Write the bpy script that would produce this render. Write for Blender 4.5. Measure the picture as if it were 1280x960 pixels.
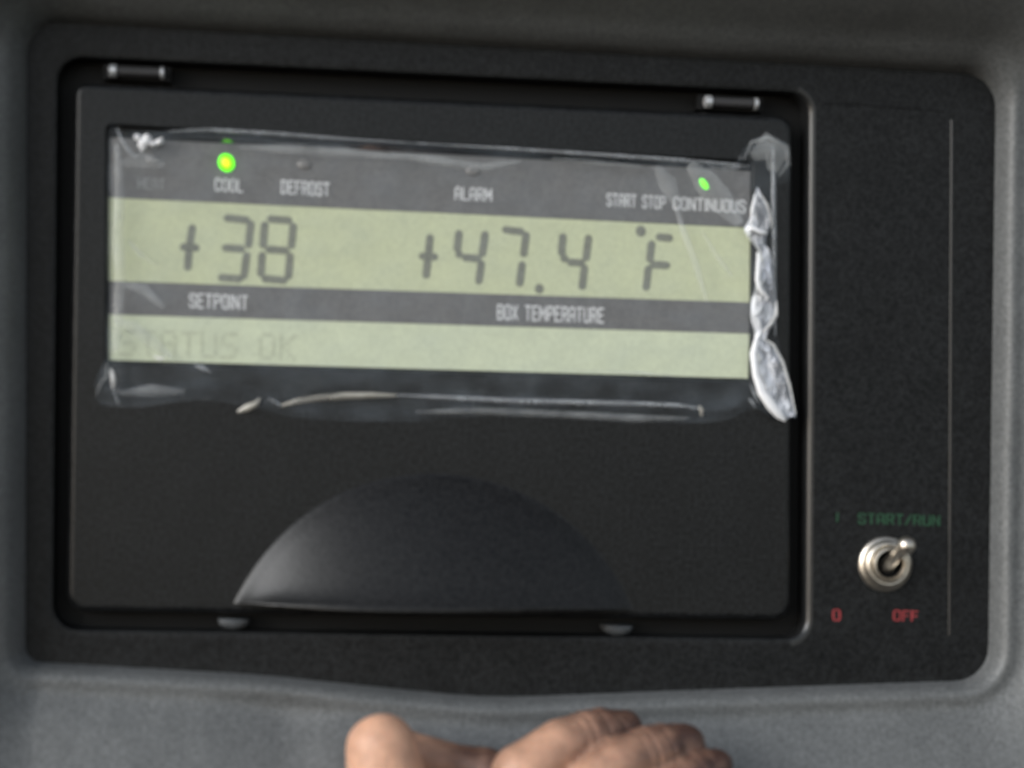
import bpy, bmesh, math, random
from mathutils import Vector, Matrix, noise
random.seed(7)
for o in list(bpy.data.objects): bpy.data.objects.remove(o)
SC = bpy.context.scene
COL = SC.collection

# ------------------------------------------------------------------ camera
S = 0.0002                       # metres per photo pixel on the door's face
F = 2400.0
R0 = Vector((0.99126119, -0.0254181, -0.12944177))
R1 = Vector((0.02785127, 0.99946714, 0.01702177))
R2 = Vector((0.12894014, -0.02047814, 0.99144091))
CP = Vector((-0.06952637, 0.01583134, -0.47017337))
def pw(v): return Vector((v.x, v.z, -v.y))          # panel frame -> world
CW = pw(CP)
cam = bpy.data.objects.new('camera', bpy.data.cameras.new('camera'))
COL.objects.link(cam); SC.camera = cam
rx, ry, rz = pw(R0), pw(-R1), pw(-R2)
cam.matrix_world = Matrix(((rx.x, ry.x, rz.x, CW.x), (rx.y, ry.y, rz.y, CW.y), (rx.z, ry.z, rz.z, CW.z), (0, 0, 0, 1)))
cam.data.sensor_width = 36
cam.data.lens = 36 * F / 1280
cam.data.clip_start = 0.005; cam.data.clip_end = 50
cam.data.dof.use_dof = True
cam.data.dof.focus_distance = 0.60
cam.data.dof.aperture_fstop = 11.5
SC.render.resolution_x, SC.render.resolution_y = 1024, 768

# ------------------------------------------------------------------ light: sun low on the left, open sky
SUN = Vector((-0.78, -0.52, 0.37)).normalized()      # towards the sun
EL = math.asin(SUN.z); AZ = math.atan2(SUN.x, SUN.y)
w = bpy.data.worlds.new('World'); SC.world = w; w.use_nodes = True
nt = w.node_tree; bg = nt.nodes['Background']
sky = nt.nodes.new('ShaderNodeTexSky'); sky.sky_type = 'NISHITA'; sky.sun_disc = False
sky.sun_elevation = EL; sky.sun_rotation = AZ; sky.dust_density = 0.7
hs = nt.nodes.new('ShaderNodeHueSaturation'); hs.inputs['Saturation'].default_value = .45     # hazy, near-neutral daylight
nt.links.new(sky.outputs[0], hs.inputs['Color']); nt.links.new(hs.outputs[0], bg.inputs[0]); bg.inputs[1].default_value = 0.12
sl = bpy.data.lights.new('sun', 'SUN'); sl.energy = 1.5; sl.angle = math.radians(30); sl.color = (0.97, 0.985, 1.0)
so = bpy.data.objects.new('sun', sl); COL.objects.link(so)
so.rotation_euler = SUN.to_track_quat('Z', 'Y').to_euler()
SC.view_settings.view_transform = 'Standard'; SC.view_settings.look = 'None'
SC.view_settings.exposure = 0.62; SC.view_settings.gamma = 1

# ------------------------------------------------------------------ helpers
def P(px, py, d=0.0):
    """point of the world plane Y=d (metres, minus = towards the viewer) seen at photo pixel px,py"""
    v = Vector(((px - 640) / F, (py - 480) / F, 1.0))
    g = R0 * v.x + R1 * v.y + R2 * v.z
    g = pw(g)
    return CW + g * ((d - CW.y) / g.y)

def mat(name, base, rough=0.5, metal=0.0, spec=0.5, var=0.0, vscale=300, bump=0.0, bscale=3000, bdist=0.0002,
        fine=0.0, coat=0.0, trans=0.0, emit=None, mottle=None, alpha_noise=0.0, alpha_scale=(60, 60, 60)):
    m = bpy.data.materials.new(name); m.use_nodes = True
    n, l = m.node_tree.nodes, m.node_tree.links
    b = n['Principled BSDF']
    b.inputs['Base Color'].default_value = (*base, 1)
    b.inputs['Roughness'].default_value = rough; b.inputs['Metallic'].default_value = metal
    b.inputs['Specular IOR Level'].default_value = spec; b.inputs['Coat Weight'].default_value = coat
    tc = n.new('ShaderNodeTexCoord')
    def nz(scale, detail=3):
        t = n.new('ShaderNodeTexNoise'); t.inputs['Scale'].default_value = scale; t.inputs['Detail'].default_value = detail
        l.new(tc.outputs['Object'], t.inputs['Vector']); return t
    cur = None
    def mul(src, lo, hi):
        nonlocal cur
        mr = n.new('ShaderNodeMapRange'); mr.inputs[1].default_value = .3; mr.inputs[2].default_value = .7
        mr.inputs[3].default_value = lo; mr.inputs[4].default_value = hi
        l.new(src.outputs[0], mr.inputs[0])
        vm = n.new('ShaderNodeVectorMath'); vm.operation = 'SCALE'
        if cur is None: vm.inputs[0].default_value = base
        else: l.new(cur, vm.inputs[0])
        l.new(mr.outputs[0], vm.inputs['Scale']); cur = vm.outputs[0]
    if var: mul(nz(vscale), 1 - var, 1 + var)
    if fine: mul(nz(1100, 2), 1 - fine, 1 + fine)
    if mottle: mul(nz(mottle[1], 4), 1 - mottle[0], 1 + mottle[0])
    if cur is not None: l.new(cur, b.inputs['Base Color'])
    if bump:
        t = nz(bscale, 2); bp = n.new('ShaderNodeBump'); bp.inputs['Strength'].default_value = bump
        bp.inputs['Distance'].default_value = bdist
        l.new(t.outputs[0], bp.inputs['Height']); l.new(bp.outputs[0], b.inputs['Normal'])
    if emit:
        b.inputs['Emission Color'].default_value = (*emit[0], 1); b.inputs['Emission Strength'].default_value = emit[1]
    if trans:                                         # clear film: part of it lets the view through
        out = n['Material Output']; tr = n.new('ShaderNodeBsdfTransparent'); mx = n.new('ShaderNodeMixShader')
        mx.inputs[0].default_value = 1 - trans
        l.new(tr.outputs[0], mx.inputs[1]); l.new(b.outputs[0], mx.inputs[2]); l.new(mx.outputs[0], out.inputs[0])
        if alpha_noise:
            t = n.new('ShaderNodeTexNoise'); t.inputs['Detail'].default_value = 4; t.inputs['Scale'].default_value = 1
            mp = n.new('ShaderNodeMapping'); mp.inputs['Scale'].default_value = alpha_scale
            l.new(tc.outputs['Object'], mp.inputs[0]); l.new(mp.outputs[0], t.inputs['Vector'])
            mr = n.new('ShaderNodeMapRange'); mr.inputs[1].default_value = .35; mr.inputs[2].default_value = .7
            mr.inputs[3].default_value = 1 - trans - alpha_noise * .4; mr.inputs[4].default_value = 1 - trans + alpha_noise
            l.new(t.outputs[0], mr.inputs[0]); l.new(mr.outputs[0], mx.inputs[0])
    return m

M = dict(
    housing=mat('grey_moulded_plastic', (0.112, 0.117, 0.118), .48, spec=.5, mottle=(.08, 60), fine=.26, bump=.45, bscale=1300, bdist=.0004),
    black=mat('black_textured_plastic', (0.0085, 0.0092, 0.0097), .48, spec=.24, fine=.75, mottle=(.15, 90), bump=.3, bscale=1100, bdist=.0002),
    door=mat('black_door_plastic', (0.0084, 0.0091, 0.0098), .34, spec=.31, fine=.75, mottle=(.12, 80), bump=.25, bscale=1100, bdist=.0002),
    rim=mat('glossy_black_edge', (0.011, 0.0115, 0.012), .32, spec=.55, fine=.2),
    band=mat('grey_printed_band', (0.138, 0.138, 0.138), .5, fine=.12, mottle=(.08, 200)),
    lcd=mat('reflective_green_lcd', (0.53, 0.57, 0.385), .45, fine=.06, mottle=(.02, 150), spec=.3),
    lcd2=mat('reflective_pale_lcd', (0.56, 0.61, 0.45), .45, fine=.06, mottle=(.02, 150), spec=.3),
    seg=mat('lcd_segment', (0.195, 0.205, 0.168), .5, fine=.15),
    seg2=mat('faint_lcd_segment', (0.49, 0.53, 0.39), .5, fine=.1),
    ink=mat('white_ink', (0.60, 0.61, 0.62), .5, fine=.15),
    inkdim=mat('worn_white_ink', (0.24, 0.25, 0.25), .5, fine=.15),
    green=mat('green_ink', (0.010, 0.055, 0.024), .5, fine=.3),
    red=mat('red_ink', (0.26, 0.030, 0.034), .5, fine=.3),
    led=mat('lit_green_led', (0.05, .6, .02), .4, emit=((0.16, 1.0, 0.0), 1.1)),
    core=mat('led_core', (0.3, .7, .02), .4, emit=((0.55, 1.0, 0.0), 1.3)),
    ledoff=mat('unlit_led', (0.17, 0.165, 0.16), .3),
    nickel=mat('nickel', (0.66, 0.61, 0.53), .36, metal=1.0, var=.12, vscale=600),
    pin=mat('steel', (0.78, 0.80, 0.82), .38, metal=.7),
    roller=mat('dark_roller', (0.04, 0.04, 0.042), .5),
    tab=mat('grey_tab', (0.055, 0.060, 0.064), .5, fine=.2),
    dark=mat('dark_cavity', (0.006, 0.006, 0.006), .6, spec=.2),  # near-black, so the darkness inside recesses is in the colour
    film=mat('clear_film', (0.34, 0.40, 0.46), .16, spec=.9, trans=.945, alpha_noise=.06, alpha_scale=(90, 90, 150), bump=.6, bscale=140, bdist=.0016),
    fold=mat('film_fold', (0.66, 0.70, 0.74), .18, spec=.8, trans=.72, alpha_noise=.15, alpha_scale=(250, 250, 250)),
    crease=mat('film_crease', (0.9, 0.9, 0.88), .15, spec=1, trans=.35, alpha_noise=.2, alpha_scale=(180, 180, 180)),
    tan=mat('film_curl', (0.50, 0.48, 0.42), .2, spec=1, trans=.5, alpha_noise=.4, alpha_scale=(120, 120, 120)),
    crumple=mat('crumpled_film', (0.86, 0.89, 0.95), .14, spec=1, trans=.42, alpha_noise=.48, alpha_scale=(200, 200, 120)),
)
M['glare_haze'] = mat('hazy_film', (.62, .65, .66), .18, spec=1, trans=.84, alpha_noise=.12, alpha_scale=(160, 160, 160))  # milky film haze and its glare, put into the pale colour
M['white'] = mat('creased_film', (.93, .94, .96), .35, spec=.5, trans=.06)  # white glints of the clear film, put into the colour

def link(name, me, m, parent=None, smooth=True):
    o = bpy.data.objects.new(name, me); COL.objects.link(o)
    if m: me.materials.clear(); me.materials.append(m)
    if parent: o.parent = parent
    if smooth:
        for p in me.polygons: p.use_smooth = True
    return o
def mesh(name, vs, fs, m, parent=None, smooth=True, sharp=None):
    me = bpy.data.meshes.new(name); me.from_pydata([tuple(v) for v in vs], [], fs); me.validate(); me.update()
    bm = bmesh.new(); bm.from_mesh(me); bmesh.ops.recalc_face_normals(bm, faces=bm.faces[:])
    if sharp:
        for e in bm.edges:
            if len(e.link_faces) == 2 and e.calc_face_angle(0) > sharp: e.smooth = False
    bm.to_mesh(me); bm.free()
    return link(name, me, m, parent, smooth)
def empty(name, loc, label=None, cat=None, group=None):
    o = bpy.data.objects.new(name, None); COL.objects.link(o); o.location = loc; o.empty_display_size = .01
    if label: o['label'] = label; o['category'] = cat
    if group: o['group'] = group
    bpy.context.view_layer.update()
    return o
def adopt(o, root):                                   # parts are modelled in world space
    o.parent = root; o.matrix_parent_inverse = Matrix.Translation(-root.location)

def outline(corners, step=12):
    """corners (px,py,r px) clockwise in the photo -> list of (pos2d, normal2d outward); spaced about step px"""
    pts = [Vector((P(x, y).x, P(x, y).z)) for x, y, r in corners]; n = len(pts); out = []; segs = []
    for i in range(n):
        p, a, b, r = pts[i], pts[i - 1], pts[(i + 1) % n], corners[i][2] * S
        u, v = (a - p).normalized(), (b - p).normalized()
        th = u.angle(v)
        t = min(r / math.tan(th / 2), .49 * (a - p).length, .49 * (b - p).length); r = t * math.tan(th / 2)
        c = p + (u + v).normalized() * (r / math.sin(th / 2))
        s, e = p + u * t, p + v * t
        k = 8
        a0, a1 = s - c, e - c; ang = a0.angle_signed(a1)
        sg = -1 if ((p - a).x * (b - p).y - (p - a).y * (b - p).x) > 0 else 1     # clockwise outline: a left turn is concave
        arc = []
        for j in range(k + 1):
            q = a0.copy(); q.rotate(Matrix.Rotation(-ang * j / k, 2)); arc.append((c + q, q.normalized() * sg))
        segs.append(arc)
    for i in range(n):
        out += segs[i]
        s, e = segs[i][-1], segs[(i + 1) % n][0]
        m_ = max(1, corners[i][3] if len(corners[i]) > 3 else int((e[0] - s[0]).length / (step * S)))
        for j in range(1, m_):
            f = j / m_; out.append((s[0].lerp(e[0], f), s[1].lerp(e[1], f).normalized()))
    return out
def loft(out, profile, cap_in=False, disp=None):
    vs, fs = [], []; n = len(out)
    for d, y in profile:
        for p, q in out:
            c = p + q * d * S
            yy = y + (disp(c.x, c.y, d, q) if disp else 0)
            vs.append((c.x, yy, c.y))
    for k in range(len(profile) - 1):
        for i in range(n):
            j = (i + 1) % n
            fs.append((k * n + i, k * n + j, (k + 1) * n + j, (k + 1) * n + i))
    if cap_in: fs.append(tuple(range((len(profile) - 1) * n, len(profile) * n)))
    return vs, fs
mm = .001

# ================================================================== grey moulded housing round the controller
BEZ = [(31, 23, 42), (1248, 91, 46), (1238, 852, 46), (850, 865.5, 900), (610, 875, 900), (320, 845.5, 900), (29, 829, 22)]
bez = outline(BEZ, 7)
def hd(x, z, d, q):
    e = max(0, d - 16); e0 = max(0, d - 5); e1 = e0 * e0 / (e0 + 10); e1 = 75 * (1 - math.exp(-e1 / 75)); e2 = 26 * (1 - math.exp(-e0 * e0 / (e0 + 4) / 26))
    a = -(2.2 * max(0, q.y) ** 1.3 * e1 + 1.9 * max(0, -q.x) ** 1.1 * e2 + .12 * max(0, -q.y) * e) * S
    c = P(352, 918, -.012); r2 = ((x - c.x) ** 2 + ((z - c.z) * 1.3) ** 2)
    k = min(1, max(0, d / 40))
    a += .0022 * math.exp(-r2 / (2 * (.0085 ** 2))) * k
    c = P(420, 965, -.014); r2 = ((x - c.x) ** 2 + ((z - c.z)) ** 2)
    a -= .0014 * math.exp(-r2 / (2 * (.005 ** 2))) * k
    a += .0009 * k * noise.noise(Vector((x * 38, 0, z * 38)))
    a += .00022 * k * noise.noise(Vector((x * 170, 3, z * 170)))
    return a
prof = [(-6, 4 * mm), (-4, 2.5 * mm), (-3, 1.5 * mm), (0, -1.4 * mm), (3, -3.4 * mm), (6, -4.6 * mm), (9, -5.2 * mm), (12, -5.5 * mm), (16, -5.5 * mm), (22, -5.1 * mm), (28, -4.8 * mm),
        (35, -5.1 * mm), (45, -6.0 * mm), (60, -7.8 * mm)]
for i in range(30):
    d = 60 + (i + 1) * 14; prof.append((d, (-7.8 - (d - 60) * .125 * 10 / 10 * .62) * mm))
last = prof[-1]
prof += [(last[0] + 8, last[1] + 4 * mm), (last[0] + 9, last[1] + 40 * mm)]
root_h = empty('housing_cover', P(640, 870, .004), 'grey moulded plastic cover surrounding the black control panel', 'machine cover')
o = mesh('shell', *loft(bez, prof, disp=hd), M['housing'], None); adopt(o, root_h)

# ================================================================== controller
ctl = empty('control_panel', P(640, 800, .004), 'black control panel with a temperature display and a toggle switch, recessed in the grey cover', 'control panel')
OPEN = [(72, 70, 30), (1011, 116, 26), (1007, 799, 24), (66, 787, 30)]
def ringface(outer, inner, y0, y1):
    """outer/inner rounded rectangles; simple bridge by bmesh"""
    bm = bmesh.new()
    A = [bm.verts.new((p.x, y0, p.y)) for p in outer]; B = [bm.verts.new((p.x, y1, p.y)) for p in inner]
    ea = [bm.edges.new((A[i], A[(i + 1) % len(A)])) for i in range(len(A))]
    eb = [bm.edges.new((B[i], B[(i + 1) % len(B)])) for i in range(len(B))]
    bmesh.ops.triangle_fill(bm, edges=ea + eb, use_beauty=True, normal=(0, -1, 0))
    bm.verts.index_update()
    vs = [v.co.copy() for v in bm.verts]; fs = [[v.index for v in f.verts] for f in bm.faces]
    bm.free(); return vs, fs
def merge(*parts):
    V, Fs = [], []
    for vs, fs in parts:
        k = len(V); V += list(vs); Fs += [tuple(i + k for i in f) for f in fs]
    return V, Fs
opn = outline(OPEN, 20)
BY = .6 * mm                                           # bezel face
off = lambda out, d: [p + q * d * S for p, q in out]
def rimloft(out, profile):
    vs, fs = loft([(p, q) for p, q in out], profile)
    n = len(out)
    for k_, (d, y) in enumerate(profile):              # the lip is round on the right side, crisp elsewhere
        for i, (p, q) in enumerate(out):
            if 0 < k_ < len(profile) - 1:
                w_ = .3 + .7 * max(0, q.x) ** 1.5; c = p + q * d * w_ * S; vs[k_ * n + i] = (c.x, BY + (y - BY) * w_, c.y)
    return vs, fs
face = ringface(off(bez, 1), off(opn, 10), BY, BY)
groove = rimloft(opn, [(10, BY)] + [(10 - 9.5 * math.sin(math.pi / 2 * k / 7), BY + 9.5 * S * (1 - math.cos(math.pi / 2 * k / 7))) for k in range(1, 8)] + [(0, 7.5 * mm)])
floor_ = loft(opn, [(0, 7.5 * mm)], cap_in=True)
o = mesh('bezel', *face, M['black'], None, sharp=.6); adopt(o, ctl); bezel = o
o = mesh('gap_floor', *floor_, M['dark'], None, False); bpy.context.view_layer.update(); o.parent = bezel; o.matrix_parent_inverse = bezel.matrix_world.inverted()
o = mesh('opening_rim', *groove, M['rim'], None); o.data.materials.append(M['black'])
nn = len(opn)
for f in o.data.polygons:                              # glossier material on the right side alone, to keep the highlight there
    f.material_index = 0 if opn[f.vertices[0] % nn][1].x > .35 and max(f.vertices) < 9 * nn else 1
bpy.context.view_layer.update(); o.parent = bezel; o.matrix_parent_inverse = bezel.matrix_world.inverted()
def fin(o, parent):
    bpy.context.view_layer.update(); o.parent = parent; o.matrix_parent_inverse = parent.matrix_world.inverted()
def bead(name, pts, wpx, hmm, y, m, parent, taper=0.0):
    """rounded raised strip along photo points lying on plane y"""
    W = [P(a, b, y) for a, b in pts]; vs, fs = [], []
    K = 6
    for i, p in enumerate(W):
        t = (W[min(i + 1, len(W) - 1)] - W[max(i - 1, 0)]).normalized(); s = Vector((t.z, 0, -t.x))
        wd = wpx * S / 2 * (1 - taper * abs(2 * i / (len(W) - 1) - 1) ** 2)
        for k in range(K + 1):
            a = math.pi * k / K
            vs.append(p + s * wd * math.cos(a) + Vector((0, -hmm * mm * math.sin(a), 0)))
    for i in range(len(W) - 1):
        for k in range(K):
            a = i * (K + 1) + k; fs.append((a, a + 1, a + K + 2, a + K + 1))
    o = mesh(name, vs, fs, m, None); fin(o, parent); return o
bead('panel_ridge', [(1190, 150), (1189, 360), (1188, 600), (1187, 794)], 4, .26, BY, M['rim'], bezel)
bead('panel_ridge', [(1030, 129), (1100, 132), (1180, 138)], 4, .15, BY, M['black'], bezel)

# ---- door
DOOR = [(93, 102, 16), (991, 145, 20), (989, 776, 24), (83, 765, 24)]
WIN = [(134, 157, 6), (940, 203, 6), (938, 476, 5), (133, 453, 5)]
door_o, win_o = outline(DOOR, 20), outline(WIN, 20)
dedge = loft(door_o, [(0, 7.4 * mm)] + [(-8 * (1 - math.cos(math.pi / 2 * k / 7)), 8 * S * (1 - math.sin(math.pi / 2 * k / 7))) for k in range(8)])
dface = ringface(off(door_o, -8), off(win_o, 3), 0, 0)
dwin = loft(win_o, [(3, 0), (1, .15 * mm), (0, .6 * mm), (-.5, 1.5 * mm)])
o = mesh('door', *merge(dedge, dface, dwin), M['door'], None, sharp=.6); adopt(o, ctl); door = o
# finger grip: part of a shallow ball cut off at the door's lower edge
RC, CX, CY = 275, 540, 863
def grip():
    vs, fs = [], []
    NR, NA = 60, 110
    H = 74
    ybot = 759
    rows = []
    for i in range(NR + 1):
        fr = i / NR
        row = []
        for j in range(NA + 1):
            # u across, from left to right; fr 0 = bottom line, 1 = arc
            half = math.sqrt(RC ** 2 - (CY - ybot) ** 2)
            a0 = math.asin(half / RC); a = -a0 + 2 * a0 * j / NA
            xa, ya = CX + RC * math.sin(a), CY - RC * math.cos(a)
            xb = CX + half * math.sin(a) / math.sin(a0)
            yb = ybot + .017 * (xb - CX)
            g = 1 - (1 - fr) ** 1.7
            x, y = xb + (xa - xb) * g, yb + (ya - yb) * g
            r = min(1, math.hypot(x - CX, y - CY) / RC)
            h = H * (1 - r * r)
            edge = (1 - r) * RC                                  # px from the rim
            h *= 1 - math.exp(-(edge / 10) ** 1.4)                   # eased into the door
            db = (yb - y)                                        # px above the lower edge
            h += 12 * math.exp(-db / 13) * min(1, h / 25) * (.35 + .65 * max(0, min(1, (680 - xb) / 250)))            # flares out at the lower edge
            rr = 4.0
            if db < rr: h -= (rr - math.sqrt(max(0, rr * rr - (rr - db) ** 2))) * min(1, h / 20)
            q = P(x, y, 0); q.y = -max(0, h) * S + .0001
            row.append(q)
        rows.append(row)
    first = [Vector((q.x, 6 * mm if 0 < j < NA else .0002, q.z)) for j, q in enumerate(rows[0])]
    rows = [first] + rows
    for row in rows: vs += row
    for i in range(len(rows) - 1):
        for j in range(NA):
            a = i * (NA + 1) + j; fs.append((a, a + 1, a + NA + 2, a + NA + 1))
    return vs, fs
o = mesh('finger_grip', *grip(), mat('smooth_black_grip', (.0100, .0102, .0103), .34, spec=.28, fine=.6, bump=.15, bscale=1100), None, sharp=1.2); fin(o, door)

# ---- hinge pins at the top, latch tabs at the bottom
def frame(px, py, qx, qy, d):
    a, b = P(px, py, d), P(qx, qy, d); return a, b
def lathe_x(a, b, prof, n=20):
    ax = (b - a); L = ax.length; ax.normalize(); u = Vector((0, -1, 0)); v = ax.cross(u).normalized(); u = v.cross(ax)
    vs, fs = [], []
    for t, r in prof:
        for k in range(n):
            an = 2 * math.pi * k / n; vs.append(a + ax * t * L + (u * math.cos(an) + v * math.sin(an)) * r * S)
    for i in range(len(prof) - 1):
        for k in range(n):
            j = (k + 1) % n; fs.append((i * n + k, i * n + j, (i + 1) * n + j, (i + 1) * n + k))
    return vs, fs
for (x0, y0, x1, y1) in ((137, 88.5, 205, 91.5), (881, 127, 947, 130)):
    a, b = P(x0, y0, 1.8 * mm), P(x1, y1, 1.8 * mm)
    o = mesh('hinge_pin', *lathe_x(a, b, [(0, 0), (0, 6.2), (1, 6.2), (1, 0)]), M['roller'], None, sharp=.6); adopt(o, ctl); hp = o
    for t0, t1, r in ((-.02, .15, 8.2), (.92, 1.01, 7.6)):
        pa, pb = a.lerp(b, t0), a.lerp(b, t1)
        o = mesh('pin_end', *lathe_x(pa, pb, [(0, 0), (.0, r * .6), (.2, r), (.8, r), (1, r * .6), (1, 0)]), M['pin'], None, sharp=.9); fin(o, hp)
    # small cradle behind the pin
    q0, q1 = a.lerp(b, -.12), a.lerp(b, 1.12)
    vs = [Vector((x, y, z)) for x in (q0.x, q1.x) for y in (3 * mm, 7.3 * mm) for z in ((q0.z + q1.z) / 2 - 9 * S, (q0.z + q1.z) / 2 + 9 * S)]
    o = mesh('pin_cradle', vs, [(0, 1, 3, 2), (4, 6, 7, 5), (0, 4, 5, 1), (2, 3, 7, 6), (0, 2, 6, 4), (1, 5, 7, 3)], M['dark'], None, False); fin(o, hp)
for cx, cy in ((292, 779), (773, 787)):
    c = P(cx, cy - 5, 2.2 * mm); vs, fs = [], []; n = 16
    ring = [(19 * math.cos(math.pi * k / n), -13 * math.sin(math.pi * k / n) ** .8) for k in range(n + 1)]
    ring = [(-x if False else x, z) for x, z in ring]
    for s, y in ((1, 0.006), (1, .0002), (.8, -.0006), (.45, -.0010)):
        for x, z in ring: vs.append(Vector((c.x + x * S * s, c.y + y, c.z + (z * s - (1 - s) * 3) * S)))
    k = n + 1
    for i in range(3):
        for j in range(k):
            jj = (j + 1) % k; fs.append((i * k + j, i * k + jj, (i + 1) * k + jj, (i + 1) * k + j))
    fs.append(tuple(range(3 * k, 4 * k)))
    o = mesh('latch_tab', vs, fs, M['tab'], None); adopt(o, ctl)

# ---- display
DY = 1.2 * mm
def quad(name, pts, y, m, parent, th=.0):
    vs = [P(a, b, y) for a, b in pts]; n = len(vs)
    vs += [v + Vector((0, .00018, 0)) for v in vs]
    fs = [tuple(range(n)), tuple(range(2 * n - 1, n - 1, -1))] + [(i, (i + 1) % n, n + (i + 1) % n, n + i) for i in range(n)]
    o = mesh(name, vs, fs, m, None, False)
    return o
disp = quad('display', [(128, 153), (945, 199), (943, 480), (128, 457)], DY + .3 * mm, M['black'], None); adopt(disp, ctl)
o = quad('label_band', [(137, 172), (938, 212), (937, 284), (137, 247)], DY, M['band'], None); fin(o, disp)
o = quad('label_band', [(137, 351.5), (937, 378), (936, 417), (137, 393)], DY, M['band'], None); fin(o, disp)
o = quad('lcd_window', [(136, 246), (937.5, 285), (937, 379), (136, 351)], DY + .1 * mm, M['lcd'], None); fin(o, disp)
o = quad('lcd_window', [(136, 392), (936.5, 416), (935, 473), (136, 450)], DY + .1 * mm, M['lcd2'], None); fin(o, disp)
# ledge in the window top, added as a mirror for the lamp's green reflection
vs = [P(136, 158, -.0001), P(938, 204, -.0001), P(938, 213, DY - .00005), P(136, 173, DY - .00005)]
vs = [P(136, 162, -.0002), P(938, 206.5, -.0002), P(938, 214, DY - .00005), P(136, 170, DY - .00005)]
o = mesh('mirror_ledge', vs, [(0, 1, 2, 3)], mat('added_mirror', (.16, .16, .16), .08, metal=1), None, False); fin(o, disp)

TY = DY - .08 * mm
GL = {   # condensed capitals as strokes on a 4 x 6 grid
 'A': [(0, 0, 0, 5), (4, 0, 4, 5), (0, 5, 1, 6), (1, 6, 3, 6), (3, 6, 4, 5), (0, 2.4, 4, 2.4)], 'B': [(0, 0, 0, 6), (0, 6, 3.2, 6), (3.2, 6, 4, 5.2), (4, 5.2, 4, 3.8), (4, 3.8, 3.2, 3.1), (0, 3.1, 3.2, 3.1), (3.2, 3.1, 4, 2.4), (4, 2.4, 4, .8), (4, .8, 3.2, 0), (0, 0, 3.2, 0)],
 'C': [(4, 4.4, 4, 5.2), (4, 5.2, 3.2, 6), (3.2, 6, .8, 6), (.8, 6, 0, 5.2), (0, 5.2, 0, .8), (0, .8, .8, 0), (.8, 0, 3.2, 0), (3.2, 0, 4, .8), (4, .8, 4, 1.6)],
 'D': [(0, 0, 0, 6), (0, 6, 3, 6), (3, 6, 4, 5), (4, 5, 4, 1), (4, 1, 3, 0), (3, 0, 0, 0)], 'E': [(0, 0, 0, 6), (0, 6, 3.8, 6), (0, 3.1, 3.2, 3.1), (0, 0, 3.8, 0)], 'F': [(0, 0, 0, 6), (0, 6, 3.8, 6), (0, 3.1, 3.2, 3.1)],
 'H': [(0, 0, 0, 6), (4, 0, 4, 6), (0, 3.1, 4, 3.1)], 'I': [(0, 0, 0, 6)], 'K': [(0, 0, 0, 6), (.6, 3, 4, 6), (1, 3.2, 4, 0)], 'L': [(0, 0, 0, 6), (0, 0, 3.6, 0)],
 'M': [(0, 0, 0, 6), (0, 6, 2.4, 2), (2.4, 2, 4.8, 6), (4.8, 0, 4.8, 6)], 'N': [(0, 0, 0, 6), (0, 6, 4, 0), (4, 0, 4, 6)],
 'O': [(0, .8, 0, 5.2), (0, 5.2, .8, 6), (.8, 6, 3.2, 6), (3.2, 6, 4, 5.2), (4, 5.2, 4, .8), (4, .8, 3.2, 0), (3.2, 0, .8, 0), (.8, 0, 0, .8)],
 'P': [(0, 0, 0, 6), (0, 6, 3.2, 6), (3.2, 6, 4, 5.2), (4, 5.2, 4, 3.6), (4, 3.6, 3.2, 2.8), (3.2, 2.8, 0, 2.8)],
 'R': [(0, 0, 0, 6), (0, 6, 3.2, 6), (3.2, 6, 4, 5.2), (4, 5.2, 4, 3.6), (4, 3.6, 3.2, 2.9), (3.2, 2.9, 0, 2.9), (2.6, 2.9, 4, 0)],
 'S': [(4, 4.6, 4, 5.2), (4, 5.2, 3.2, 6), (3.2, 6, .8, 6), (.8, 6, 0, 5.2), (0, 5.2, 0, 4), (0, 4, 4, 2.2), (4, 2.2, 4, .8), (4, .8, 3.2, 0), (3.2, 0, .8, 0), (.8, 0, 0, .8), (0, .8, 0, 1.5)],
 'T': [(2, 0, 2, 6), (0, 6, 4, 6)], 'U': [(0, 6, 0, .8), (0, .8, .8, 0), (.8, 0, 3.2, 0), (3.2, 0, 4, .8), (4, .8, 4, 6)], 'X': [(0, 0, 4, 6), (0, 6, 4, 0)], '/': [(0, 0, 3.4, 6)],
}
def strokes(name, s_, x0, y0, x1, y1, h, y, m, parent, tx=1.5, ty=1.0):
    """printed capitals: baseline (x0,y0)-(x1,y1) in the photo, height h px"""
    adv, cur = [], 0
    for ch in s_:
        wd = 2.6 if ch == ' ' else max(max(a, c) for a, b, c, d in GL[ch]); adv.append(cur); cur += wd + 2.2
    W = cur - 2.2 + tx; o0, ox, oy = P(x0, y0, y), P(x1, y1, y), P(x0 + .02 * h, y0 - h, y)
    vs, fs = [], []; lay = 0
    for ch, a0 in zip(s_, adv):
        if ch == ' ': continue
        for a, b, c, d in GL[ch]:
            L = math.hypot(c - a, d - b); ux, uy = (c - a) / L, (d - b) / L
            e = .32; nx, ny = -uy * tx / 2, ux * ty / 2; ex, ey = ux * tx * e, uy * ty * e
            k_ = len(vs); lay = (lay + 1) % 12
            for px_, py_ in ((a - ex + nx, b - ey + ny), (a - ex - nx, b - ey - ny), (c + ex - nx, d + ey - ny), (c + ex + nx, d + ey + ny)):
                u = (px_ + a0 + tx / 2) / W; v = (py_ + ty / 2) / (6 + ty)
                q = o0 + (ox - o0) * u + (oy - o0) * v; q.y -= lay * .000004; vs.append(q)
            fs.append((k_, k_ + 1, k_ + 2, k_ + 3))
    o = mesh(name, vs, fs, m, None, False); fin(o, parent); return o
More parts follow.
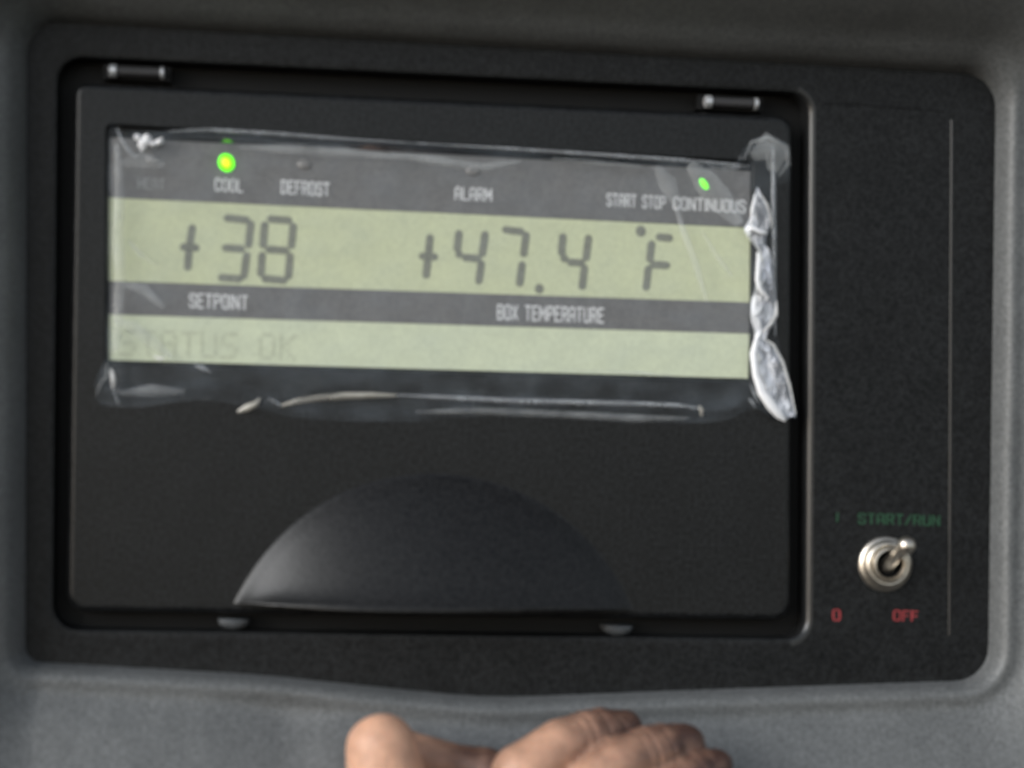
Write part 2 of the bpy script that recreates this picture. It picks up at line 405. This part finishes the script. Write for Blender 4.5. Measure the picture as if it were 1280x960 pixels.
DOTS = {'S': '01111 10000 10000 01110 00001 00001 11110', 'T': '11111 00100 00100 00100 00100 00100 00100', 'A': '01110 10001 10001 11111 10001 10001 10001',
        'U': '10001 10001 10001 10001 10001 10001 01110', 'O': '01110 10001 10001 10001 10001 10001 01110', 'K': '10001 10010 10100 11000 10100 10010 10001'}
def dotword(s_, x0, y0, x1, y1, h, y):
    """dot-matrix word, one mesh per word"""
    n = len(s_) * 6 - 1; vs, fs = [], []
    o0, ox, oy = P(x0, y0, y), P(x1, y1, y), P(x0 + .03 * h, y0 - h, y)
    for i_, ch in enumerate(s_):
        for rr, line in enumerate(DOTS[ch].split()):
            for cc, bit in enumerate(line):
                if bit == '0': continue
                k_ = len(vs)
                for du, dv in ((.04, .04), (.96, .04), (.96, .96), (.04, .96)):
                    vs.append(o0 + (ox - o0) * ((i_ * 6 + cc + du) / n) + (oy - o0) * ((6 - rr + dv) / 7))
                fs.append((k_, k_ + 1, k_ + 2, k_ + 3))
    o = mesh('status_text', vs, fs, M['seg2'], None, False); fin(o, disp)
def caps(s, x0, y0, x1, y1, h, m='ink', **k): return strokes('caption', s, x0, y0, x1, y1, h, TY, M[m], disp)
caps('HEAT', 172, 236, 206, 238, 14, 'inkdim')
caps('COOL', 268, 239, 304, 241, 17)
caps('DEFROST', 351, 242.5, 412, 246, 18)
caps('ALARM', 568, 250, 615, 252.5, 17)
caps('START STOP', 758, 258, 832, 262, 17)
caps('CONTINUOUS', 841, 262.5, 932, 267, 17)
caps('SETPOINT', 236, 385, 310, 388, 19)
caps('BOX TEMPERATURE', 621, 400, 755, 404.5, 20)
dotword('STATUS', 148, 445, 296, 449, 34, DY + .02 * mm)
dotword('OK', 322, 449.5, 369, 451, 34, DY + .02 * mm)

# (printed lettering below uses its own condensed strokes)
# seven-segment numerals: each numeral one mesh of pointed bars
SY = DY + .02 * mm
def bars(name, segs, w_=9.5, dots=()):
    vs, fs = [], []
    for x0, y0, x1, y1 in segs:
        L = math.hypot(x1 - x0, y1 - y0); tx, ty = (x1 - x0) / L, (y1 - y0) / L; nx, ny = -ty, tx; h = w_ / 2
        pts = [(0, 0), (h * .55, h * .85), (h, h), (L - h, h), (L - h * .55, h * .85), (L, 0), (L - h * .55, -h * .85), (L - h, -h), (h, -h), (h * .55, -h * .85)]
        k = len(vs)
        for a, b in pts: vs.append(P(x0 + tx * a + nx * b, y0 + ty * a + ny * b, SY))
        fs.append(tuple(range(k, k + len(pts))))
    for x, y, r in dots:
        k = len(vs); vs += [P(x + r * math.cos(2 * math.pi * i / 14), y + r * 1.1 * math.sin(2 * math.pi * i / 14), SY) for i in range(14)]
        fs.append(tuple(range(k, k + 14)))
    o = mesh(name, vs, fs, M['seg'], None, False); fin(o, disp); return o
bars('plus_sign', [(241, 280, 236.5, 308), (236.5, 310, 234, 339), (224, 308.5, 250, 310)])
bars('numeral', [(279, 272, 313, 275.5), (314, 275, 310, 311), (309, 314, 304, 350), (277, 309.5, 307, 311.5), (272, 346.5, 304, 349)], 9.5)
bars('numeral', [(333, 273.5, 366, 276), (331, 276, 328.5, 311), (328, 314, 325.5, 347), (367, 278, 363.5, 312), (363, 315, 360, 350), (331, 311.5, 362, 313.5), (326, 348, 360, 351)], 9.5)
bars('plus_sign', [(538, 292, 535, 320), (535, 322, 532, 349), (523, 320, 548, 321.5)])
bars('numeral', [(574, 287, 571, 316), (570, 314, 578, 322), (577, 321.5, 602, 323.5), (607, 288, 602, 322), (602, 325, 598, 356)])
bars('numeral', [(627, 286.5, 656, 290), (658, 289, 654, 322), (653, 326, 649, 359)])
bars('decimal_point', [], dots=[(674, 361, 5.6)])
bars('numeral', [(704, 291, 701.5, 321), (701, 319, 710, 327), (708, 327.5, 732, 329), (736, 293, 732, 327), (731, 330, 727, 363)])
bars('unit_letter', [(819, 296, 842, 298), (815, 300, 811.5, 329), (811, 331, 807, 364), (812, 330.5, 838, 332)], dots=[(801, 289, 6.5)])

# indicator lights
def disc(name, cx, cy, rx_, ry_, tilt, y, m, h=.0006, n=24):
    vs, fs = [], []; T = math.radians(tilt)
    rings = [(1, 0), (.85, .5), (.5, .88), (.15, 1)]
    for s, hh in rings:
        for k in range(n):
            a = 2 * math.pi * k / n; ex, ey = rx_ * s * math.cos(a), ry_ * s * math.sin(a)
            vs.append(P(cx + ex * math.cos(T) - ey * math.sin(T), cy + ex * math.sin(T) + ey * math.cos(T), y) + Vector((0, -hh * h, 0)))
    for i in range(3):
        for k in range(n):
            j = (k + 1) % n; fs.append((i * n + k, i * n + j, (i + 1) * n + j, (i + 1) * n + k))
    fs.append(tuple(range(3 * n, 4 * n)))
    return mesh(name, vs, fs, m, None)
o = disc('indicator_light', 283, 203.5, 10, 11.5, -25, DY - .05 * mm, M['led'], .0012); fin(o, disp)
c_ = disc('lamp_core', 282.5, 203.5, 4.5, 6, -25, DY - 1.3 * mm, M['core'], .0001); fin(c_, disp)
o = disc('indicator_light', 880, 230, 4, 8, -35, DY - .05 * mm, M['led'], .0004); fin(o, disp)
for x, y in ((192, 200), (381, 206), (592, 214)):
    o = disc('indicator_light', x, y, 9, 7, 0, DY - .05 * mm, M['ledoff'], .0004); fin(o, disp)

# ---- switch with its lettering
def lathe_y(c, prof, m, name, n=40, wob=0):
    vs, fs = [], []
    for r, y in prof:
        for k in range(n):
            a = 2 * math.pi * k / n; vs.append(Vector((c.x + r * S * math.cos(a), c.y - y * mm, c.z + r * S * math.sin(a))))
    for i in range(len(prof) - 1):
        for k in range(n):
            j = (k + 1) % n; fs.append((i * n + k, i * n + j, (i + 1) * n + j, (i + 1) * n + k))
    return mesh(name, vs, fs, m, None, sharp=.8)
c = P(1106, 705, BY)
sw = lathe_y(c, [(35, 0), (35, .5), (33.5, .9), (30, 1.1), (28.5, 1.2), (28.5, 1.3)], M['nickel'], 'toggle_switch'); adopt(sw, ctl)
c2 = P(1106.5, 704.5, BY)
o = lathe_y(c2, [(30, 1.0), (30.5, 1.6), (29.5, 2.6), (27, 3.1), (24.5, 3.2), (23, 3.0), (22.5, 2.6)], M['nickel'], 'lock_nut'); fin(o, sw)
o = lathe_y(c2, [(22.3, 2.5), (22.3, 3.6), (21, 4.1), (19, 4.2), (17.5, 3.8), (16.5, 3.0)], M['nickel'], 'bushing'); fin(o, sw)
o = lathe_y(c2, [(16.5, 3.0), (15.5, 1.0), (.1, .9)], M['dark'], 'bushing_hole'); fin(o, sw)
a = P(1107, 709, BY - .6 * mm); b = P(1136, 678.5, BY - 11 * mm)
def taper_rod(a, b, prof, n=24):
    ax = (b - a); L = ax.length; ax.normalize(); u = Vector((1, 0, 0)) - ax * ax.x; u.normalize(); v = ax.cross(u)
    vs, fs = [], []
    for t, r in prof:
        for k in range(n):
            an = 2 * math.pi * k / n; vs.append(a + ax * t * L + (u * math.cos(an) + v * math.sin(an)) * r * S)
    for i in range(len(prof) - 1):
        for k in range(n):
            j = (k + 1) % n; fs.append((i * n + k, i * n + j, (i + 1) * n + j, (i + 1) * n + k))
    return vs, fs
rodp = [(0, 9.5), (.2, 8.5), (.6, 7), (.8, 6.3)]
tipp = [(.80, 8.0)] + [(.9 + .16 * -math.cos(math.pi * k / 10 * .95 + .15) * 1.0, 1 + 10 * math.sin(math.pi * (.12 + .86 * k / 10))) for k in range(11)]
o = mesh('lever', *taper_rod(a, b, rodp), M['nickel'], None); fin(o, sw)
o = mesh('lever_tip', *taper_rod(a, b, [(.76, 6), (.78, 8), (.82, 10.4), (.88, 11.6), (.94, 11.0), (1.0, 9.2), (1.04, 6.5), (1.06, 3), (1.065, .1)]), M['nickel'], None); fin(o, sw)
LY = BY - .05 * mm
def lettering(s, x0, y0, x1, y1, h, m, **k): return strokes('lettering', s, x0, y0, x1, y1, h, LY, M[m], bezel)
lettering('I', 1045, 653, 1048, 653, 12, 'green')
lettering('START/RUN', 1072, 655, 1175, 658, 14, 'green')
lettering('O', 1040, 776, 1051, 776.5, 15, 'red')
lettering('OFF', 1116, 776, 1148, 777.5, 14, 'red')

# ================================================================== clear film taped over the display
film = empty('clear_tape', P(560, 520, 0), 'crinkled clear plastic film taped over the display', 'plastic film')
def interp(tab, x):
    if x <= tab[0][0]: return tab[0][1]
    for (a, b), (c, d) in zip(tab, tab[1:]):
        if x <= c: return b + (d - b) * (x - a) / (c - a)
    return tab[-1][1]
TOP = [(118, 152), (140, 154), (150, 165), (200, 164), (260, 162), (340, 168), (400, 172), (560, 181), (700, 190), (800, 197), (870, 201), (920, 204), (928, 188), (940, 174), (962, 169), (982, 178), (990, 186)]
BOT = [(118, 500), (128, 506), (150, 509), (180, 509), (215, 503), (250, 500), (290, 504), (320, 510), (360, 521), (430, 527), (520, 528), (560, 523), (620, 520), (700, 523), (800, 529), (860, 529),
       (885, 528), (915, 524), (935, 511), (947, 510), (960, 518), (975, 525), (992, 522)]
LFT = [(0, 140), (.05, 135), (.5, 134), (.83, 133), (.88, 125), (.94, 118), (1, 121)]
RGT = [(0, 984), (.06, 988), (.13, 987), (.17, 969), (.6, 969), (.7, 972), (.85, 984), (1, 992)]
NU, NV = 200, 80
def film_y(x, y):
    n1 = noise.noise(Vector((x * .012, y * .030, 1.3))); n2 = noise.noise(Vector((x * .045, y * .07, 5.1)))
    h = 0.9 + .45 * n1 + .16 * n2
    h += .9 * math.exp(-((x - 152) / 9) ** 2)                                     # fold on the left
    h += .8 * math.exp(-((y - (interp(BOT, x) - 12 - 6 * math.sin(x * .01))) / 6) ** 2)  # roll along the lower edge
    h += .6 * math.exp(-((y - interp(TOP, x) - 10) / 7) ** 2)
    d = (x - 868) + (y - 300) * -.42; h += .6 * math.exp(-(d / 6) ** 2) * (1 if 215 < y < 385 else 0)
    d = (x - 905) + (y - 300) * -.30; h += .5 * math.exp(-(d / 5) ** 2) * (1 if 215 < y < 395 else 0)
    return -max(.15, h) * mm
vs, fs = [], []
for j in range(NV + 1):
    v = j / NV; xl, xr = interp(LFT, v), interp(RGT, v)
    for i in range(NU + 1):
        x = xl + (xr - xl) * i / NU; t, b_ = interp(TOP, x), interp(BOT, x); y = t + (b_ - t) * v
        vs.append(P(x, y, film_y(x, y)))
for j in range(NV):
    for i in range(NU):
        a = j * (NU + 1) + i; fs.append((a, a + 1, a + NU + 2, a + NU + 1))
o = mesh('film_sheet', vs, fs, M['film'], None); adopt(o, film)
# crumpled, doubled-over strip down the right edge
k = 2.286
rows = [(215, 288, 290, 292), (240, 281, 292, 303), (262, 277, 294, 313), (300, 270, 290, 329), (318, 262, 285, 333), (332, 252, 290, 326), (345, 250, 296, 318), (365, 270, 294, 310),
        (388, 287, 300, 316), (402, 293, 305, 330), (440, 287, 302, 333), (480, 286, 306, 338), (505, 284, 322, 342), (540, 272, 308, 345), (580, 270, 300, 346), (605, 274, 312, 338), (628, 282, 300, 322), (640, 284, 292, 306),
        (665, 277, 294, 330), (700, 275, 298, 350), (735, 277, 306, 367), (775, 291, 318, 378), (815, 312, 336, 387), (850, 337, 358, 395), (872, 356, 376, 401), (884, 363, 380, 392)]
vs, fs = [], []
rnd = random.Random(4)
NC = 7; yy = 215.0; line = 0
while yy <= 884:
    a, b_, c_ = (interp([(r_[0], r_[q]) for r_ in rows], yy) for q in (1, 2, 3))
    py = 140 + yy / k
    hf = (.35 + .65 * interp([(180, 0), (235, .3), (300, 1), (420, 1), (520, .8)], py)) * min(1, (c_ - a) / 40 + .2)
    sg = 1 if line % 2 else -1
    for q in range(NC):
        f = q / (NC - 1); e = 0 if q in (0, NC - 1) else 1
        base_h = interp([(0, .9), (.22, 3.8), (.5, 2.4), (.8, 2.7), (1, .9)], f)
        jit = e * (rnd.uniform(-.75, .75) + .35 * sg * (1 if q % 2 else -1))
        X = a + (c_ - a) * (f + e * rnd.uniform(-.06, .06)); Y = yy + e * rnd.uniform(-7, 7)
        vs.append(P(820 + X / k, 140 + Y / k, -(base_h * (hf if e else 1) + jit * hf) * mm))
    yy += rnd.uniform(15, 26); line += 1
for i in range(line - 1):
    for q in range(NC - 1):
        a = i * NC + q
        if rnd.random() < .5: fs += [(a, a + 1, a + NC + 1), (a, a + NC + 1, a + NC)]
        else: fs += [(a, a + 1, a + NC), (a + 1, a + NC + 1, a + NC)]
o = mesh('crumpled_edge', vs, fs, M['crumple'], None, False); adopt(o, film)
# folds and curls standing up out of the sheet
def fold(pts, wpx, m, lean=1.0, h=1.3, y0=-1.3):
    """a pinched-up fold: two flanks meeting in a ridge"""
    vs, fs = [], []; n = len(pts)
    for i, (x, y) in enumerate(pts):
        a = pts[max(0, i - 1)]; b = pts[min(n - 1, i + 1)]; L = math.hypot(b[0] - a[0], b[1] - a[1]); nx, ny = -(b[1] - a[1]) / L, (b[0] - a[0]) / L
        t = 1 - abs(2 * i / (n - 1) - 1) ** 3
        ww = wpx * (.35 + .65 * t) / 2 * (1 + .25 * noise.noise(Vector((x * .1, y * .1, 0))))
        vs.append(P(x + nx * ww, y + ny * ww, y0 * mm)); vs.append(P(x + nx * ww * .2 * lean, y + ny * ww * .2 * lean, (y0 - h * t - .1) * mm)); vs.append(P(x - nx * ww, y - ny * ww, (y0) * mm))
    for i in range(n - 1):
        for q in range(2):
            a = i * 3 + q; fs.append((a, a + 1, a + 4, a + 3))
    o = mesh('fold', vs, fs, M[m], None); adopt(o, film)
fold([(352, 507), (370, 502), (400, 497.5), (430, 495), (465, 494), (495, 494.5)], 8, 'tan', 1, 1.2, -2.0)
fold([(495, 494), (560, 497), (640, 501), (720, 503), (800, 505), (850, 507), (877, 511)], 6, 'fold', 1, 1, -2.0)
fold([(874, 507), (877, 513), (877, 520)], 6, 'tan', 1, .8, -2)
fold([(297, 515), (308, 510), (320, 505), (325, 498)], 9, 'tan', 1, 1, -2)
fold([(335, 498), (343, 502), (352, 507)], 4, 'fold', 1, .6, -2)
fold([(139, 461), (141, 470), (142, 478), (141, 486)], 6, 'crease', 1, 1, -1.6)
fold([(141, 488), (145, 496), (149, 506)], 3, 'fold', 1, .8, -1.6)
fold([(244, 457), (253, 460), (263, 465)], 6, 'fold', 1, .8, -1.6)
fold([(192, 445), (200, 449), (206, 447)], 5, 'crease', 1, .8, -1.6)
fold([(146, 180), (150, 230), (147, 290), (150, 350), (148, 395), (144, 440)], 14, 'glare_haze', 1, 1, -1.6)
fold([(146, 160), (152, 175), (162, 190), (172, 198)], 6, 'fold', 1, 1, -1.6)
fold([(842, 250), (855, 290), (870, 330), (884, 378)], 9, 'glare_haze', 1, 1, -1.6)
fold([(878, 290), (896, 320), (915, 345)], 7, 'glare_haze', 1, .8, -1.6)
fold([(160, 300), (175, 318), (196, 332)], 7, 'glare_haze', 1, .8, -1.6)
fold([(520, 515), (600, 514), (700, 518), (800, 523), (860, 523)], 9, 'glare_haze', 1, 1, -1.6)
fold([(210, 164), (260, 162.5), (340, 167), (420, 173), (520, 179)], 5, 'fold', 1, .6, -1.2)
fold([(520, 179), (640, 186), (760, 194), (850, 200), (925, 206)], 5, 'fold', 1, .6, -1.2)
fold([(490, 193), (540, 200), (600, 210), (650, 202)], 12, 'glare_haze', 1, 1, -1.4)  # pale ribbon standing in for the glare patch here
fold([(690, 198), (740, 203), (800, 208)], 8, 'glare_haze', 1, 1, -1.4)
fold([(966, 180), (967, 240), (968, 330), (969, 420)], 6, 'fold', 1, 1, -.8)
fold([(930, 200), (940, 178), (962, 172), (984, 184), (986, 205), (974, 220)], 7, 'glare_haze', 1, 1, -1.2)
fold([(936, 498), (941, 503), (944, 510)], 5, 'fold', 1, 1, -1.4)
fold([(950, 505), (944, 495), (938, 480)], 4, 'fold', 1, 1, -1.4)
fold([(120, 495), (126, 480), (134, 470), (134, 455)], 5, 'glare_haze', 1, .8, -1)
z6 = lambda L: [(820 + a / 2.286, 140 + b / 2.286) for a, b in L]
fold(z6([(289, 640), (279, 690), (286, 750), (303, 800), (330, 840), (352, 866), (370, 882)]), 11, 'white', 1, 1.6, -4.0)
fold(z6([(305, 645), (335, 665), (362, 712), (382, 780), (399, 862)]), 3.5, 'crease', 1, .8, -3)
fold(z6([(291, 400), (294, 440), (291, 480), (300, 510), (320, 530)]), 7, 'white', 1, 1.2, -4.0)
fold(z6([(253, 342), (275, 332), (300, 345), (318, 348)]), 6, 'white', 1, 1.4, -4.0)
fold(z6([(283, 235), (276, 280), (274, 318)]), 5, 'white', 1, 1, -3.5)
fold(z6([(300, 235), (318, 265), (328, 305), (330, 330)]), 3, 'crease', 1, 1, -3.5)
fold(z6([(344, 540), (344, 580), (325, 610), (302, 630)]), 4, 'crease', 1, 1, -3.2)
fold([(843, 470), (800, 466), (700, 463)], 2.5, 'fold', 1, .4, -1.2)
fold([(862, 205), (880, 225), (900, 250), (925, 280)], 34, 'glare_haze', 1, .9, -1.4)
fold([(820, 208), (835, 230), (850, 262)], 22, 'glare_haze', 1, .7, -1.4)
fold([(940, 196), (958, 182), (972, 194), (966, 214)], 34, 'glare_haze', 1, .9, -1.2)
fold([(300, 184), (360, 186), (430, 190), (500, 197)], 12, 'glare_haze', 1, .5, -1.4)
fold([(152, 205), (175, 200), (205, 206)], 24, 'glare_haze', 1, .6, -1.4)
fold([(142, 400), (165, 408), (196, 432), (215, 448)], 16, 'glare_haze', 1, .6, -1.4)
fold([(150, 355), (180, 362), (205, 385)], 14, 'glare_haze', 1, .5, -1.4)
fold([(150, 492), (190, 488), (230, 490)], 16, 'glare_haze', 1, .6, -1.2)
# bright crinkled cluster near the upper left corner
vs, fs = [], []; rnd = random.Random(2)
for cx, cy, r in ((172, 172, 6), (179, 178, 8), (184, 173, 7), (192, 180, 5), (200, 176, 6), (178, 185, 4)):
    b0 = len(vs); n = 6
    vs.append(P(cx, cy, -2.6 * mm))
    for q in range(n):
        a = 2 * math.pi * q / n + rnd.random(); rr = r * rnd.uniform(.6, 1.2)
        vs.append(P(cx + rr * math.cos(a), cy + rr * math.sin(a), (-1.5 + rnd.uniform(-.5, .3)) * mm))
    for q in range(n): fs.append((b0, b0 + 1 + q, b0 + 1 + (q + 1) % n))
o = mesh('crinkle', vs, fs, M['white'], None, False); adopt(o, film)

# ================================================================== hand resting on the lower cover
def skin_mat():
    m = bpy.data.materials.new('skin'); m.use_nodes = True; n, l = m.node_tree.nodes, m.node_tree.links
    b = n['Principled BSDF']; b.inputs['Roughness'].default_value = .5
    b.inputs['Subsurface Weight'].default_value = .25; b.inputs['Subsurface Radius'].default_value = (.004, .0015, .0008); b.inputs['Subsurface Scale'].default_value = .6
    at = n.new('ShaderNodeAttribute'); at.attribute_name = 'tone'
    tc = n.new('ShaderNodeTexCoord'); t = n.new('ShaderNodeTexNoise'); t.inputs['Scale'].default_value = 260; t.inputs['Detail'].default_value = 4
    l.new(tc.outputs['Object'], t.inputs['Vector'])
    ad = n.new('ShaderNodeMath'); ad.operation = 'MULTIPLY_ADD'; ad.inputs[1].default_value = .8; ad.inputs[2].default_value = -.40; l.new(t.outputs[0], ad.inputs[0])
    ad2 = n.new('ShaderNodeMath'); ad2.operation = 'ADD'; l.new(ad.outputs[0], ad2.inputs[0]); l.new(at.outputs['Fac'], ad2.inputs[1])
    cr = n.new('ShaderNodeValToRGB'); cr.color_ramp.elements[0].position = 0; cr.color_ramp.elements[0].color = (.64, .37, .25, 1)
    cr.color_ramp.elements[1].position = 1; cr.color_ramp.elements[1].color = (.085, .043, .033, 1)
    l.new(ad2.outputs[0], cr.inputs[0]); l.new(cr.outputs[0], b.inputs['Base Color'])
    w1 = n.new('ShaderNodeTexNoise'); w1.inputs['Scale'].default_value = 900; w1.inputs['Detail'].default_value = 3; l.new(tc.outputs['Object'], w1.inputs['Vector'])
    bp = n.new('ShaderNodeBump'); bp.inputs['Strength'].default_value = .5; bp.inputs['Distance'].default_value = .0004; l.new(w1.outputs[0], bp.inputs['Height']); l.new(bp.outputs[0], b.inputs['Normal'])
    return m
D0 = -.030
chains = {   # px, py, depth (m), radius px
    'thumb': [(477, 937, D0 - .006, 43), (482, 965, D0 - .006, 47), (500, 1030, D0 - .004, 46), (535, 1130, D0, 58), (620, 1260, D0, 75)],
    'index': [(779, 912, D0 + .007, 25), (752, 915, D0 + .004, 30.5), (700, 934, D0 - .001, 34), (655, 968, D0 - .004, 40), (640, 1040, D0 - .004, 43), (655, 1150, D0, 52)],
    'middle': [(856, 930, D0 + .003, 26), (828, 935, D0, 31), (775, 955, D0 - .005, 35), (735, 995, D0 - .008, 39), (715, 1060, D0 - .008, 42), (725, 1160, D0, 52)],
    'ring': [(895, 957, D0 + .001, 22), (868, 965, D0 - .002, 28), (825, 995, D0 - .007, 33), (795, 1030, D0 - .009, 37), (785, 1090, D0 - .006, 40), (795, 1180, D0, 50)],
    'little': [(915, 1012, D0, 20), (893, 1022, D0 - .002, 25), (865, 1050, D0 - .006, 29), (850, 1100, D0 - .006, 33), (855, 1200, D0, 46)],
    'web': [(500, 944, D0 + .008, 34), (535, 951, D0 + .009, 30), (572, 959, D0 + .009, 28), (607, 964, D0 + .007, 30), (650, 1010, D0 + .003, 36)],
    'palm1': [(655, 1150, D0, 56), (650, 1300, D0, 85), (700, 1450, D0, 95), (730, 1600, D0, 90), (740, 1900, D0, 95)],
    'palm2': [(725, 1150, D0, 56), (740, 1300, D0 - .003, 85), (760, 1450, D0, 95)],
    'palm3': [(795, 1170, D0, 54), (820, 1300, D0, 80), (800, 1450, D0, 85)],
    'palm4': [(855, 1200, D0, 46), (860, 1300, D0, 70), (810, 1450, D0, 80)],
}
bm = bmesh.new()
def ball(c, r):
    bmesh.ops.create_icosphere(bm, subdivisions=3, radius=r, matrix=Matrix.Translation(c))
tips = []
for nm, ch in chains.items():
    pts = [(P(x, y, d), r * S * .94) for x, y, d, r in ch]
    if not nm.startswith(('palm', 'web')): tips.append((nm, pts[0][0], pts[1][0], pts[2][0], pts[3][0]))
    # smooth the chain into close balls
    for (a, ra), (b_, rb) in zip(pts, pts[1:]):
        steps = max(2, int((b_ - a).length / (min(ra, rb) * .16)))
        for q in range(steps + 1):
            f = q / steps; ball(a.lerp(b_, f), ra + (rb - ra) * f)
me = bpy.data.meshes.new('hand_raw'); bm.to_mesh(me); bm.free()
tmp = bpy.data.objects.new('hand_raw', me); COL.objects.link(tmp)
md = tmp.modifiers.new('r', 'REMESH'); md.mode = 'VOXEL'; md.voxel_size = .00055
md = tmp.modifiers.new('s', 'SMOOTH'); md.factor = .5; md.iterations = 6
dg = bpy.context.evaluated_depsgraph_get(); dg.update()
hm = bpy.data.meshes.new_from_object(tmp.evaluated_get(dg)); bpy.data.objects.remove(tmp)
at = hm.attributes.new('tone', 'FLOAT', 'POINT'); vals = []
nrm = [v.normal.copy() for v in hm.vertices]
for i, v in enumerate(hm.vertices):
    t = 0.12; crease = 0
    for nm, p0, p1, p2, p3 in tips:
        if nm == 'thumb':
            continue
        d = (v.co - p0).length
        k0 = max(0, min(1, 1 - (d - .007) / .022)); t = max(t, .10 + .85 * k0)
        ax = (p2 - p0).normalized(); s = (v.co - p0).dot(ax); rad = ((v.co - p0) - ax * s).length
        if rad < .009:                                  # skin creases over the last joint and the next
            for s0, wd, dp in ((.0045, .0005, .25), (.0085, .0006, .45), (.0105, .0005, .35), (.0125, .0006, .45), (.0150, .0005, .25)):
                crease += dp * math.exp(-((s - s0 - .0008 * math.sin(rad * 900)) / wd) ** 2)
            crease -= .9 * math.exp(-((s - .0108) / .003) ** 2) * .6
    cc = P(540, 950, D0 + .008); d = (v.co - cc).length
    t = max(t, .12 + .75 * max(0, min(1, 1.3 - (v.co - P(605, 940, D0 + .006)).length / .014)))  # shade between thumb web and index finger, painted into the skin tone
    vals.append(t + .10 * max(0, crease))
    v.co -= nrm[i] * crease * .00075
    v.co += nrm[i] * .00025 * noise.noise(v.co * 180)
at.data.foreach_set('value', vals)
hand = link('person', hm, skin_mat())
hand['label'] = 'bare hand with bent fingers resting on the grey cover below the black panel'; hand['category'] = 'person'
hand.data.name = 'person'
